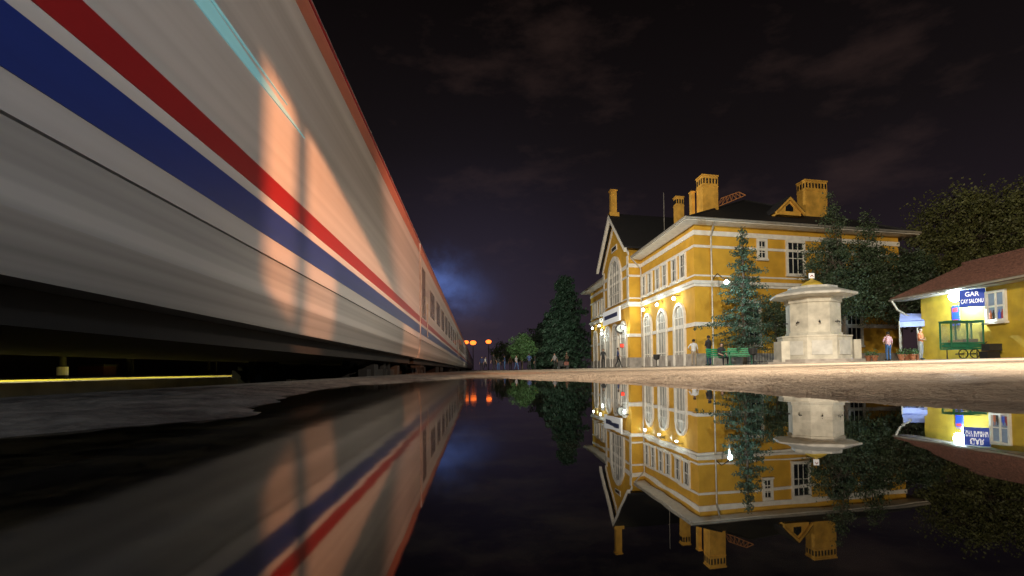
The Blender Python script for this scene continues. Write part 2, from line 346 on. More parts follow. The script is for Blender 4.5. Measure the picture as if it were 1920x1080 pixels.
for s in(-1,1):
    e=gm+s*(G1-gm+.58); q=[(gm,13.35),(e,9.32),(e,9.66),(gm,13.74)]
    b.prism(GV,q,GP-.6,GP-.35)
b.build('rake_trim','white',st_)
b=MB()
for s in(-1,1):
    e=gm+s*(G1-gm+.1); q=[(gm,12.7),(e,9.15),(e,9.45),(gm,13.05)]
    b.prism(GV,q,GP-.1,GP-.003)
b.build('gable_moulding','white',st_)
for s in(-1,1):
    e=gm+s*(G1-gm-.05); b=MB(); b.mbox(GV,min(e,e-s*.5),max(e,e-s*.5),5.36,9.2,GP-.06,GP-.002); b.build('gable_pilaster','white',st_)
b=MB(); b.mbox(GV,gm-.28,gm+.28,13.6,15.9,GP-.35,GP+.2); b.mbox(GV,gm-.36,gm+.36,15.9,16.02,GP-.43,GP+.28); b.mbox(GV,gm-.4,gm+.4,13.5,13.95,GP-.5,GP+.4); b.build('gable_pinnacle','brick',st_)
def chimney(u,v,wu,wv,z0,z1,slots):
    b=MB(); b.mbox(UV,u-wu/2,u+wu/2,v-wv/2,v+wv/2,z0,z1-.09); b.mbox(UV,u-wu/2-.05,u+wu/2+.05,v-wv/2-.05,v+wv/2+.05,z1-.09,z1); b.mbox(UV,u-wu/2-.03,u+wu/2+.03,v-wv/2-.03,v+wv/2+.03,z1-.80,z1-.74)
    c=b.build('chimney','brick',roof)
    for k in range(slots):
        b=MB(); vc=v-wv/2+wv*(k+.5)/slots; b.mbox(UV,u-wu/2-.012,u-wu/2+.01,vc-wv/slots*.26,vc+wv/slots*.26,z1-.60,z1-.24); b.build('flue_slot','black',c)
    for k in range(3):
        b=MB(); uc=u-wu/2+wu*(k+.5)/3; b.mbox(UV,uc-.09,uc+.09,v-wv/2-.012,v-wv/2+.01,z1-.60,z1-.24); b.build('flue_slot','black',c)
chimney(3.0,2.5,1.0,1.2,9.8,13.1,5); chimney(3.0,11.2,1.0,1.9,10.3,13.4,7); chimney(9.6,3.1,.6,.7,10.0,13.9,3)
b=MB(); b.mbox(UV,3.6,4.0,1.55,1.8,9.8,12.2); b.mbox(UV,3.55,4.05,1.5,1.85,12.2,12.28); b.build('chimney','brick',roof)
b=MB(); dm=lambda v,z,u:B(u,v,z)
b.prism(dm,[(6.85,10.2),(8.75,10.2),(8.75,10.5),(7.8,11.35),(6.85,10.5)],1.0,3.6); d=b.build('dormer','brick',roof)
b=MB(); b.prism(dm,[(7.5,10.45),(8.1,10.45),(8.1,10.75),(7.8,11.0),(7.5,10.75)],.97,1.01); b.build('dormer_pane','glass',d)
b=MB()
for s in(-1,1): b.prism(dm,[(7.8,11.36),(7.8+s*1.15,10.33),(7.8+s*1.15,10.47),(7.8,11.52)],.85,3.6)
b.build('dormer_roof','roof',d)
b=MB()
for s in(-1,1): b.prism(dm,[(7.8,11.22),(7.8+s*1.15,10.2),(7.8+s*1.15,10.36),(7.8,11.4)],.80,.96)
b.build('dormer_trim','brick',d)
b=MB(); b.tube([B(11,2.3,11.5),B(11,2.3,14.7)],.022,6); b.build('antenna','steel',roof)
def rwin(mp,a,z0,z1,w,mat='glass',cols=2,rows=2,fr=.12):
    b=MB(); A=[(a-w/2-fr,z0-fr*.6),(a+w/2+fr,z0-fr*.6),(a+w/2+fr,z1+fr),(a-w/2-fr,z1+fr)]; I=[(a-w/2,z0),(a+w/2,z0),(a+w/2,z1),(a-w/2,z1)]
    b.ring(mp,A,I,.002,.12); w_=b.build('window','white',st_)
    b=MB(); b.mbox(mp,a-w/2,a+w/2,z0,z1,.004,.02); b.build('pane',mat,w_)
    b=MB()
    for k in range(1,cols): x=a-w/2+w*k/cols; b.mbox(mp,x-.022,x+.022,z0,z1,.02,.055)
    for k in range(1,rows): zz=z0+(z1-z0)*k/rows; b.mbox(mp,a-w/2,a+w/2,zz-.022,zz+.022,.02,.054)
    b.build('mullion','white',w_)
    b=MB(); b.mbox(mp,a-w/2-.2,a+w/2+.2,z0-.2,z0-.075,.003,.2); b.build('sill','white',w_)
def archpts(a,z0,zs,r,n=12):
    return [(a-r,z0),(a+r,z0)]+[(a+r*math.cos(math.pi*k/n),zs+r*math.sin(math.pi*k/n)) for k in range(n+1)]
def awin(mp,a,z0,zs,r,mat='blind',fr=.22,name='arched_door',bars=True):
    b=MB(); b.ring(mp,archpts(a,z0,zs,r+fr),archpts(a,z0+.001,zs,r),.002,.16); w_=b.build(name,'white',st_)
    b=MB(); b.prism(mp,archpts(a,z0+.002,zs,r-.001),.004,.025); b.build('panel',mat,w_)
    if bars:
        b=MB()
        for x in(-r/3,r/3): b.mbox(mp,a+x-.025,a+x+.025,z0+.01,zs+r*.9,.025,.06)
        b.mbox(mp,a-r,a+r,zs-.04,zs+.04,.025,.059); b.mbox(mp,a-r,a+r,z0+.9,z0+.98,.025,.059)
        b.build('mullion','white',w_)
AR=[2.5,5.85,9.1,LEN-9.1,LEN-5.85,LEN-2.5]
lamps=[]
def lampat(p,outv,name='wall_lamp',mat='lampw'):
    b=MB(); q=Vector(p); b.tube([q,q+Vector(outv)*.35,q+Vector(outv)*.4+Vector((0,0,-.1))],.02,6); a=b.build(name,'dark',st_)
    b=MB(); e=q+Vector(outv)*.4+Vector((0,0,-.2)); b.lathe(e,[(.03,.12),(.09,.06),(.12,0),(.08,-.08),(.02,-.1)],12); b.build('bulb',mat,a,smooth=True)
    return e
for a in AR:
    awin(RF,a,.05,3.25,.82,fr=.2)
    for s in(-.75,.75): rwin(RF,a+s,5.85,7.3,.72,'glass',2,2,.14)
    lamps.append(lampat(RF(a,4.75,0),(-1,0,0)))
for v,z0,z1,w in((4.9,6.95,8.0,.45),(7.45,6.0,8.02,1.15),(10.6,6.0,8.02,1.15),(13.6,6.0,8.02,1.15),(4.0,1.4,4.0,1.1),(8.0,1.4,4.0,1.1),(12.0,1.4,4.0,1.1)):
    rwin(EF,v,z0,z1,w,'glass',2 if w<1 else 3,3 if w<1 else 2,.17)
GFm=lambda u,z,d:B(u,GP-d,z)
awin(GFm,gm,5.6,7.6,2.0,'blind',.4,'arched_window')
b=MB()
for k in range(5): x=gm-1.6+k*.8; b.mbox(GFm,x-.04,x+.04,5.62,9.1,.06,.10)
b.mbox(GFm,gm-2,gm+2,6.6,6.7,.061,.10); b.build('window_bars','white',st_)
for a in(gm-2.7,gm,gm+2.7): awin(GFm,a,.05,2.9,.85,'blind',.2,'entrance_door')
b=MB(); b.mbox(GFm,gm-2.9,gm+2.9,4.0,5.2,.34,.5); s_=b.build('name_board',M('name_board_white',(.8,.8,.78),emit=.22,ecol=(.95,.98,1),var=0),st_)
b=MB(); b.mbox(GFm,gm-2.3,gm+2.3,4.42,4.78,.5,.51); b.build('lettering_band',M('navy_lettering_band',(.05,.06,.15),.6),s_)
b=MB(); b.mbox(GFm,gm-.9,gm+.9,10.45,10.95,.01,.08); s_=b.build('name_plaque','white',st_)
b=MB(); b.mbox(GFm,gm-.75,gm+.75,10.55,10.85,.08,.09); b.build('plaque_panel','dark',s_)
for u in(G0+.6,G1-.6): lamps.append(lampat(GFm(u,3.5,0),(-1,0,0)))
cp=W(1163,616,45.6); b=MB(); ax=Matrix.Rotation(R(90),3,'X')
b.lathe(cp,[(.36,-.12),(.40,-.1),(.40,.1),(.36,.12)],28,0,ax); ck=b.build('clock','dark',st_)
b=MB(); b.lathe(cp,[(.30,-.128),(.32,-.125),(.32,.125),(.30,.128)],28,0,ax); b.build('clock_face',M('clock_face_enamel',(.5,.5,.46),.5,var=0),ck)
b=MB(); b.box(cp+Vector((0,-.14,.10)),(.05,.012,.24)); b.box(cp+Vector((.08,-.14,0)),(.2,.012,.05)); b.build('clock_hands','black',ck)
b=MB(); b.tube([cp+Vector((.4,0,0)),cp+Vector((1.5,.2,0))],.04,6); b.build('clock_bracket','dark',ck)
rp=W(1168,648,45.4); b=MB(); b.box(rp,(.5,.1,.35)); x_=b.build('display_panel','dark',st_); b=MB(); b.box(rp+Vector((0,-.06,0)),(.42,.03,.26)); b.build('display_screen','lampr',x_)
b=MB(); b.tube([B(-.9,1.0,HT),B(-.12,1.15,HT-.7),B(-.12,1.15,.1)],.055,8); b.build('downpipe','steel',st_)
b=MB(); b.tube([B(G0-.25,-.9,HT),B(G0-.25,-.12,HT-.8),B(G0-.25,-.12,.1)],.055,8); b.build('downpipe','steel',st_)
lp=W(1362,529,27.6)
b=MB(); b.tube([B(0,1.2,5.4),B(-.6,1.3,5.7),lp+Vector((-.1,.2,.25)),lp+Vector((0,0,.12))],.03,6); a=b.build('bracket_lamp','dark',st_)
b=MB(); b.lathe(lp,[(.03,.12),(.09,.07),(.12,0),(.08,-.07),(.03,-.1)],14); b.build('bulb','lamp',a,smooth=True)
lampw1=lp+Vector((0,.1,-.25))
t=thing('lattice_boom','orange steel lattice boom sticking up behind the tall chimney on the black roof','crane boom',tuple(W(1375,385,44)))
b=MB(); pA=W(1345,388,43);pB=W(1398,366,43);pC=W(1352,372,43.6);pD=W(1385,360,43.6)
pts1=[pA.lerp(pB,k/6) for k in range(7)];pts2=[pC.lerp(pD,k/6) for k in range(7)]
b.tube(pts1,.04,6);b.tube(pts2,.04,6)
for k in range(6): b.tube([pts1[k],pts2[k+1]],.028,5); b.tube([pts2[k],pts1[k]],.028,5)
b.tube([pA,pA+Vector((0,0,-2.2))],.05,6); b.tube([pB,pD],.04,6); b.build('lattice',M('orange_steel',(.5,.2,.07),.6),t)
# ---------------------------------------------------------------- kiosk
KZ=.42
kt=thing('tea_house','yellow single storey tea house with red brown tiled roof and one small lit window','kiosk',(24,23,KZ))
KX0=21.4;KY0,KY1=15.0,27.8
b=MB(); b.mbox(IDM,KX0,28,KY0,KY1,KZ-.2,3.75); b.build('wall','kyellow',kt)
KG=lambda x,z,y:(x,y,z)
b=MB(); b.prism(KG,[(KX0+.01,3.75),(27.99,3.75),(24.7,5.35)],KY1-.3,KY1); b.build('gable','kyellow',kt)
b=MB()
for s in(-1,1):
    e=24.7+s*4.0; b.prism(KG,[(24.7,5.42),(e,3.66),(e,3.78),(24.7,5.56)],KY0-.5,29.0)
kr=b.build('roof','rooftile',kt)
b=MB(); n=60
for k in range(n):
    y=KY0-.4+(29.3-KY0)*k/n; b.tube([(20.7,y,3.80),(24.7,y,5.57)],.05,6)
b.build('roof_tiles','rooftile',kr)
b=MB(); b.tube([(24.7,KY0-.5,5.62),(24.7,29.0,5.62)],.1,8); b.build('ridge_tiles','rooftile',kr)
b=MB(); b.mbox(KG,20.66,20.7,3.60,3.8,KY0-.5,29.02); b.build('fascia',M('brown_fascia',(.16,.08,.05),.7),kt)
b=MB(); b.mbox(KG,20.7,KX0-.002,3.58,3.62,KY0-.4,28.9); b.build('soffit','plinth',kt)
b=MB(); b.tube([(20.6,KY0-.5,3.68),(20.6,29.0,3.64)],.05,8); b.tube([(20.6,28.8,3.6),(20.75,28.6,3.1),(21.25,27.9,2.4),(21.3,27.85,.5)],.06,8); b.build('gutter_pipe','steel',kt)
KF=lambda y,z,d:(KX0-d,y,z)
WY0,WY1=22.95,23.95
b=MB(); b.ring(KF,[(WY0,2.0),(WY1,2.0),(WY1,3.38),(WY0,3.38)],[(WY0+.11,2.11),(WY1-.11,2.11),(WY1-.11,3.27),(WY0+.11,3.27)],.002,.1); kw=b.build('window','white',kt)
b=MB(); b.mbox(KF,WY0+.11,WY1-.11,2.11,3.27,.003,.02); b.build('pane',M('lit_shop_interior',(.1,.11,.12),.4,var=.6,scale=6,emit=.2,ecol=(.6,.8,1),col2=(.05,.05,.06)),kw)
b=MB(); yc=(WY0+WY1)/2
b.mbox(KF,yc-.04,yc+.04,2.11,3.27,.03,.07); b.mbox(KF,WY0+.11,WY1-.11,2.65,2.73,.03,.069); b.build('mullion','white',kw)
for i,(y,m) in enumerate(((23.15,'redp'),(23.3,'blue'),(23.58,'dark'),(23.72,'orange'))):
    b=MB(); b.lathe((KX0-.04,y,2.12),[(.05,0),(.05,.25),(.02,.32),(.02,.4)],10); b.build('bottle',m,kw)
b=MB(); b.mbox(KF,WY0-.06,WY1+.06,1.9,1.99,.003,.2); b.build('sill','white',kw)
sp=Vector((KX0-.34,24.3,3.16)); sa=R(-50)
sxv=Vector((math.cos(sa),math.sin(sa),0)); snv=Vector((math.sin(sa),-math.cos(sa),0))
SM=lambda a,z,d: sp+sxv*a+Vector((0,0,z))+snv*d
sg=thing('tea_house_sign','blue sign with white letters reading GAR ÇAY SALONU on the yellow wall','sign',tuple(sp))
b=MB(); b.mbox(SM,-.46,.46,-.40,.40,-.05,.05); b.build('board','blue',sg)
LM=M('lit_white_letters',(.9,.9,.9),.5,emit=.6,ecol=(1,1,1),var=0)
text('GAR',.29,lambda x,y,z:SM(x,y+.17,.055+z),'lettering',LM,sg,.85); text('ÇAY SALONU',.26,lambda x,y,z:SM(x,y-.15,.055+z),'lettering',LM,sg,.50)
b=MB(); b.tube([SM(0,.3,-.05),(KX0,24.4,3.4)],.02,6); b.build('bracket','dark',sg); b=MB(); b.tube([SM(0,-.3,-.05),(KX0,24.4,2.9)],.02,6); b.build('bracket','dark',sg)
ps=thing('wall_poster','narrow red and blue poster board below the bright lamp on the tea house','poster',(KX0-.1,25.4,2.6))
b=MB(); b.mbox(KF,25.35,25.75,2.0,2.95,.05,.09); b.build('board','blue',ps)
b=MB(); b.mbox(KF,25.4,25.7,2.65,2.85,.09,.1); b.build('red_band','redp',ps); b=MB(); b.mbox(KF,25.4,25.7,2.1,2.3,.09,.1); b.build('red_band','redp',ps)
kl=W(1791,556,24.9)
t=thing('wall_floodlight','bright white lamp fixed to the tea house wall beside the blue sign','lamp',tuple(kl))
b=MB(); b.tube([kl,kl+Vector((.6,.2,.12))],.025,6); b.build('arm','dark',t); b=MB(); b.lathe(kl,[(.08,.26),(.22,.16),(.26,0),(.2,-.16),(.05,-.24)],16); b.build('bulb',M('very_bright_lamp',(1,1,1),emit=60,ecol=(.6,.88,1),var=0),t,smooth=True)
klp=kl+Vector((.05,-.1,-.4))
t=thing('glowing_awning','pale awning with a blue-white glow put into its cloth, far end of the tea house','awning',(20.2,29,2))
p=[W(1688,588,28.5),W(1730,588,28.5),W(1735,600,27.6),W(1686,602,27.6)]
b=MB(); b.add(p+[q-Vector((0,0,.04)) for q in p],[(0,1,2,3),(4,7,6,5),(0,4,5,1),(1,5,6,2),(2,6,7,3),(3,7,4,0)]); 
q0=p[3];q1=p[2]; b.add([q0,q1,q1-Vector((0,0,.32)),q0-Vector((0,0,.32))],[(0,1,2,3)]); b.build('canopy','purple',t,norm=False)
for q in(p[0],p[3]): b=MB(); b.tube([q,Vector((q.x,q.y,.4))],.03,6); b.build('post','steel',t)
# ---------------------------------------------------------------- fountain
fc=W(1526,681,24.6)
ft=thing('stone_fountain','pale octagonal stone fountain with thin overhanging slab canopy and small yellow dome','fountain',tuple(fc))
ph=R(22.5)-R(16)
b=MB(); b.lathe(fc,[(2.25,-.1),(2.25,.06),(2.0,.06),(2.0,.17),(1.6,.17)],8,ph); b.build('step','plinth',ft)
b=MB(); b.lathe(fc,[(1.52,.15),(1.52,1.16),(1.55,1.17),(1.55,1.24),(1.36,1.24),(1.36,1.0),(1.0,1.0)],8,ph); bs=b.build('basin','stone',ft)
for k in range(8):
    a=ph+R(22.5)+k*math.pi/4; c=fc+Vector((math.cos(a)*1.405,math.sin(a)*1.405,.68)); b=MB()
    b.box(c,(.05,.80,.62),a); b.build('carved_panel','slab',bs)
b=MB(); b.box(fc+Vector((-1.62,-.3,.52)),(.36,.9,.95),R(-6)); b.build('trough','stone',ft)
b=MB(); b.box(fc+Vector((1.62,-.2,.55)),(.3,1.1,1.0),R(-6)); b.build('trough','stone',ft)
b=MB(); b.lathe(fc,[(1.18,1.0),(1.18,1.36),(1.12,1.38),(1.12,2.70),(1.18,2.74),(1.18,2.90),(1.22,2.95)],8,ph); pl=b.build('pillar','stone',ft)
for k in range(8):
    a=ph+R(22.5)+k*math.pi/4; d=Vector((math.cos(a),math.sin(a),0)); c=fc+d*1.03+Vector((0,0,1.85))
    b=MB(); b.tube([c,c+d*.16,c+d*.2+Vector((0,0,-.06))],.03,6); b.tube([c+d*.1,c+d*.1+Vector((0,0,.07))],.012,5); b.build('tap','dark',pl)
b=MB(); b.lathe(fc,[(1.2,2.96),(1.76,3.03),(1.80,3.04),(1.80,3.13),(1.77,3.15),(1.04,3.40),(1.02,3.5),(.6,3.53)],8,ph); b.build('canopy','slab',ft)
b=MB(); b.lathe(fc,[(.46,3.53),(.48,3.58),(.42,3.66),(.30,3.75),(.15,3.83),(.06,3.88),(.05,3.93)],20); b.build('dome','gold',ft,smooth=True)
b=MB(); b.box(fc+Vector((0,0,4.05)),(.24,.05,.24)); em=b.build('emblem_plate',M('white_plate',(.8,.8,.8),emit=.25,ecol=(1,1,1),var=0),ft)
b=MB(); 
pts_=[(-.08,-.03),(0,.05),(.08,-.03),(.06,-.06),(0,-.0),(-.06,-.06)]
b.prism(lambda a,z,d:fc+Vector((a,-.025-d,4.05+z)),pts_,.002,.01); b.build('emblem_mark','redp',em)
# ---------------------------------------------------------------- trees
def leafmesh(pts,size,mat,name,parent):
    b=MB(); vs=[];fs=[]
    for i,(p,s) in enumerate(pts):
        n=Vector((random.gauss(0,1),random.gauss(0,1),random.gauss(0,1))).normalized(); a=n.orthogonal().normalized(); c=n.cross(a)
        w=size*s*random.uniform(.6,1.3); k=len(vs); p=Vector(p)
        vs+=[p-a*w*.5,p+c*w*.28,p+a*w*.5,p-c*w*.28]; fs.append((k,k+1,k+2,k+3))
    b.add(vs,fs); return b.build(name,mat,parent,norm=False)
def leafy(base,label,h,blobs,n,size,mat='leafd',group=None,trunk_r=.15,cat='tree',name='leafy_tree',cl=.55):
    base=Vector(base); t=thing(name,label,cat,tuple(base),group=group)
    b=MB(); top=base+Vector((0,0,h*.75)); b.tube([base-Vector((0,0,.2)),base+Vector((.05,0,h*.3)),top],[trunk_r,trunk_r*.75,trunk_r*.25],8); pts=[]
    for (bx,by,bz,rx,rz) in blobs:
        c=base+Vector((bx,by,bz)); s=base+Vector((0,0,max(h*.2,min(bz*.6,h*.6)))); b.tube([s,s.lerp(c,.5)+Vector((0,0,.1)),c],[trunk_r*.45,trunk_r*.3,trunk_r*.1],6)
        m=int(n*rx*rx*rz/sum(q[3]**2*q[4] for q in blobs)); nc=max(6,m//55)
        for k in range(nc):
            d=Vector((random.gauss(0,1),random.gauss(0,1),random.gauss(0,1))).normalized()*random.uniform(.45,1.12)
            cc=c+Vector((d.x*rx,d.y*rx,d.z*rz)); r=cl*random.uniform(.5,1.2)
            for j in range(m//nc):
                e=Vector((random.gauss(0,.5),random.gauss(0,.5),random.gauss(0,.45)))*r; pts.append((cc+e,1))
            if k%3==0: b.tube([c,cc],[trunk_r*.12,trunk_r*.04],4)
    b.build('trunk','bark',t); leafmesh(pts,size,mat,'crown',t); return t
def conifer(base,label,h,rad,mat='needle',group=None,dens=1,size=.16,z0=.12,name='conifer_tree',lv=3.2,pw=.85,nb=7,zs=.05):
    base=Vector(base); t=thing(name,label,'tree',tuple(base),group=group)
    b=MB(); b.tube([base-Vector((0,0,.2)),base+Vector((0,0,h*.5)),base+Vector((0,0,h))],[h*.018,h*.011,.01],8); pts=[]
    lev=int(h*lv)
    for i in range(lev):
        f=i/lev; z=h*(z0+(1-z0)*f); L=rad*(1-f)**pw*random.uniform(.7,1.2)+.12
        a0=random.random()*6
        for k in range(nb):
            a=a0+k*2*math.pi/nb+random.uniform(-.3,.3); l=L*random.uniform(.45,1.25); d=Vector((math.cos(a),math.sin(a),0))
            up=random.uniform(-.12,.12)
            p0=base+Vector((0,0,z+random.uniform(-.15,.15))); p1=p0+d*l*.55+Vector((0,0,(.02+up)*l)); p2=p0+d*l+Vector((0,0,(-.10+up)*l+.2*l*f))
            b.tube([p0,p1,p2],[.02,.014,.005],4)
            m=int(max(8,l*42*dens))
            for j in range(m):
                s=random.uniform(.12,1.0); q=p0.lerp(p1,s*2) if s<.5 else p1.lerp(p2,s*2-1)
                side=Vector((-d.y,d.x,0))*random.gauss(0,.16)*l*(1.15-s)
                pts.append((q+side+Vector((0,0,random.gauss(-zs,zs*1.2))),1))
    for j in range(40): pts.append((base+Vector((random.gauss(0,.05),random.gauss(0,.05),h-random.random()*.8)),.8))
    b.build('trunk','bark',t); leafmesh(pts,size,mat,'crown',t); return t
def gp(px,D,dz=0): 
    x=(px-960)/F*D; return Vector((x,D,gz(x,D)+dz))
conifer(gp(1397,29.5),'blue green spruce standing before the corner of the yellow station',7.7,2.1,size=.12,dens=1.9,lv=2.8,nb=6,pw=.85,zs=.06)
leafy(gp(1583,30.5),'tall dark leafy tree behind the stone fountain',9.6,[(-.9,0,3.6,1.3,1.3),(.9,.3,3.8,1.4,1.5),(-.4,0,5.6,1.2,1.6),(-.35,0,7.8,.55,2.0),(1.5,.2,6.6,.7,1.9),(.6,0,5.6,1.1,1.5),(1.9,.4,4.6,1.0,1.5),(-1.6,.2,5.8,.6,1.2)],26000,.13,'leafd',cl=.42)
leafy(gp(1455,31.5),'small dark bushy tree between the spruce and the stone fountain',4.2,[(0,0,2.6,.9,1.1),(.7,0,2.0,.8,.9),(-.3,0,3.3,.6,.7)],8000,.11,'leafd',cl=.35,trunk_r=.07)
leafy(gp(1690,34),'dark leafy tree beyond the striped shirt person, left of the tea house',8,[(0,0,4,1.8,1.8),(-.8,0,6,1.2,1.3),(1,0,5.6,1.4,1.5)],16000,.15,'leafd',cl=.5)
leafy(gp(1820,42),'broad tree with warm lit top rising behind the tea house roof',14,[(0,0,9.5,3.6,3.2),(-3.2,0,8.2,2.8,2.6),(3.4,0,9.0,3.2,3.2),(-1.2,0,11.6,2.4,1.9),(2.2,0,12.0,2.6,1.8),(-4.4,0,6.2,2,2.2),(0,-1,6,3.4,2.4),(4.5,0,12.2,1.6,1.4)],42000,.22,M('olive_leaves',(.10,.11,.035),.6,var=.5,scale=.8),cl=.8,trunk_r=.3)
conifer(gp(1060,72),'tall broad dark pine at the far end of the platform, left of the station',12.6,3.7,'needle',dens=1.2,size=.34,z0=.06,pw=.5,nb=8,zs=.15)
conifer(gp(1028,88),'far pine partly hidden behind the tall broad pine',9.0,4.0,'needled',dens=1,size=.4,z0=.06,pw=.6,zs=.15)
leafy(gp(979,62),'small round bright green tree far down the platform',4.4,[(0,0,3.0,1.4,1.1),(-.8,0,2.4,1,.9),(.8,0,2.6,1,1),(.1,-.4,2.0,1.2,.8)],8000,.15,'leafg',cl=.4,trunk_r=.1)
leafy(gp(945,95),'low dark tree beside the orange lamp in the distance',6,[(0,0,3.2,2.6,1.8),(2.2,0,2.8,2,1.6)],5000,.3,'leafd',cl=.7)
leafy(gp(1008,100),'wide dark tree in the distance behind the bright green tree',9,[(0,0,4.4,3.6,2.8),(3,0,4.0,2.5,2.5)],7000,.36,'leafd',cl=.9)
# ---------------------------------------------------------------- people
SK={'pelvis':((0,0,.94),.135),'spine':((0,.0,1.12),.125),'chest':((0,0,1.31),.15),'neck':((0,.01,1.47),.052),'jaw':((0,-.02,1.545),.066),'head':((0,-.01,1.63),.088),'crown':((0,0,1.685),.06),
'hipL':((.095,0,.88),.09),'kneeL':((.105,-.02,.49),.06),'ankL':((.105,.02,.09),.042),'toeL':((.12,-.14,.04),.036),
'hipR':((-.095,0,.88),.09),'kneeR':((-.105,-.02,.49),.06),'ankR':((-.105,.02,.09),.042),'toeR':((-.12,-.14,.04),.036),
'shL':((.175,0,1.40),.06),'elL':((.235,.03,1.12),.042),'wrL':((.245,-.05,.87),.028),'haL':((.245,-.075,.80),.034),
'shR':((-.175,0,1.40),.06),'elR':((-.235,.03,1.12),.042),'wrR':((-.245,-.05,.87),.028),'haR':((-.245,-.075,.80),.034)}
ED=[('pelvis','spine','s'),('spine','chest','s'),('chest','neck','s'),('neck','jaw','k'),('jaw','head','k'),('head','crown','k')]
for q in 'LR': ED+=[('pelvis','hip'+q,'t'),('hip'+q,'knee'+q,'t'),('knee'+q,'ank'+q,'t'),('ank'+q,'toe'+q,'b'),('chest','sh'+q,'s'),('sh'+q,'el'+q,'s'),('el'+q,'wr'+q,'k'),('wr'+q,'ha'+q,'k')]
POSE={'stand':{},
'walk':{'kneeL':(.1,-.16,.52),'ankL':(.1,-.24,.11),'toeL':(.11,-.40,.06),'kneeR':(-.1,.06,.49),'ankR':(-.1,.27,.13),'toeR':(-.11,.14,.04),'elL':(.23,.12,1.13),'wrL':(.24,.16,.89),'haL':(.24,.16,.82),'elR':(-.23,-.06,1.13),'wrR':(-.23,-.24,.95),'haR':(-.23,-.29,.9)},
'fold':{'elL':(.25,-.03,1.13),'wrL':(.05,-.19,1.16),'haL':(-.02,-.2,1.18),'elR':(-.25,-.03,1.13),'wrR':(-.05,-.17,1.10),'haR':(.02,-.19,1.08)},
'hips':{'elL':(.36,.06,1.17),'wrL':(.2,-.08,1.0),'haL':(.15,-.11,.98)},
'sit':{'pelvis':(0,.0,.55),'spine':(0,0,.73),'chest':(0,-.02,.92),'neck':(0,-.02,1.08),'jaw':(0,-.06,1.15),'head':(0,-.05,1.235),'crown':(0,-.04,1.29),'hipL':(.095,-.03,.53),'kneeL':(.13,-.43,.52),'ankL':(.13,-.42,.1),'toeL':(.14,-.58,.04),'hipR':(-.095,-.03,.53),'kneeR':(-.13,-.43,.52),'ankR':(-.13,-.42,.1),'toeR':(-.14,-.58,.04),'shL':(.175,-.01,1.01),'elL':(.23,-.08,.75),'wrL':(.15,-.3,.66),'haL':(.12,-.37,.63),'shR':(-.175,-.01,1.01),'elR':(-.23,-.08,.75),'wrR':(-.15,-.3,.66),'haR':(-.12,-.37,.63)}}
cache={}
def bodymesh(pose):
    if pose in cache: return cache[pose]
    P={k:Vector(v[0]) for k,v in SK.items()}; P.update({k:Vector(v) for k,v in POSE[pose].items()})
    ks=list(SK); me=bpy.data.meshes.new('sk'); me.from_pydata([P[k] for k in ks],[(ks.index(a),ks.index(c)) for a,c,_ in ED],[])
    o=bpy.data.objects.new('sk',me); C.objects.link(o)
    md=o.modifiers.new('s','SKIN'); md.use_smooth_shade=True
    for i,k in enumerate(ks):
        sv=me.skin_vertices[0].data[i]; r=SK[k][1]; sv.radius=(r,r); sv.use_root=(k=='pelvis')
    s2=o.modifiers.new('u','SUBSURF'); s2.levels=1; s2.render_levels=1
    dg=bpy.context.evaluated_depsgraph_get(); dg.update(); m=bpy.data.meshes.new_from_object(o.evaluated_get(dg)); bpy.data.objects.remove(o)
    vs=[v.co.copy() for v in m.vertices]; fs=[tuple(p.vertices) for p in m.polygons]; mi=[]
    code={'s':0,'t':1,'k':2,'b':3}
    for f in fs:
        c=sum((vs[i] for i in f),Vector())/len(f); best=9;w=0
        for a,e,kk in ED:
            A=P[a];E=P[e];d=E-A; t=max(0,min(1,(c-A).dot(d)/d.length_squared)); q=(c-A-d*t).length/(SK[a][1]+SK[e][1])
            if q<best:best=q;w=code[kk]
        mi.append(w)
    mb=MB(); mb.v=[tuple(v) for v in vs]; mb.f=fs
    for q in 'LR':
        hd=P['ha'+q]; dr=(hd-P['wr'+q]).normalized(); sd=dr.cross(Vector((1,0,0)) if abs(dr.x)<.6 else Vector((0,0,1))).normalized(); bend=dr.cross(sd).normalized()*(.012)
        for k,ln in enumerate((.06,.075,.08,.07)):
            s=hd+sd*(k-1.5)*.018; mb.tube([s,s+dr*ln*.6+bend*.3,s+dr*ln+bend*1.3],[.009,.008,.006],5); mi+=[2]*(len(mb.f)-len(mi))
        s=P['wr'+q].lerp(hd,.6)+sd*.03; mb.tube([s,s+dr*.03+sd*.02,s+dr*.055+sd*.022],[.011,.009,.007],5); mi+=[2]*(len(mb.f)-len(mi))
    h=P['head']
    mb.tube([h+Vector((0,-.07,.0)),h+Vector((0,-.105,-.035)),h+Vector((0,-.08,-.045))],[.008,.014,.008],5); mi+=[2]*(len(mb.f)-len(mi))
    for sx in(-1,1): mb.tube([h+Vector((sx*.082,0,.01)),h+Vector((sx*.095,.01,-.02))],[.018,.012],5); mi+=[2]*(len(mb.f)-len(mi))
    cache[pose]=(mb.v,mb.f,mi,h.copy()); return cache[pose]
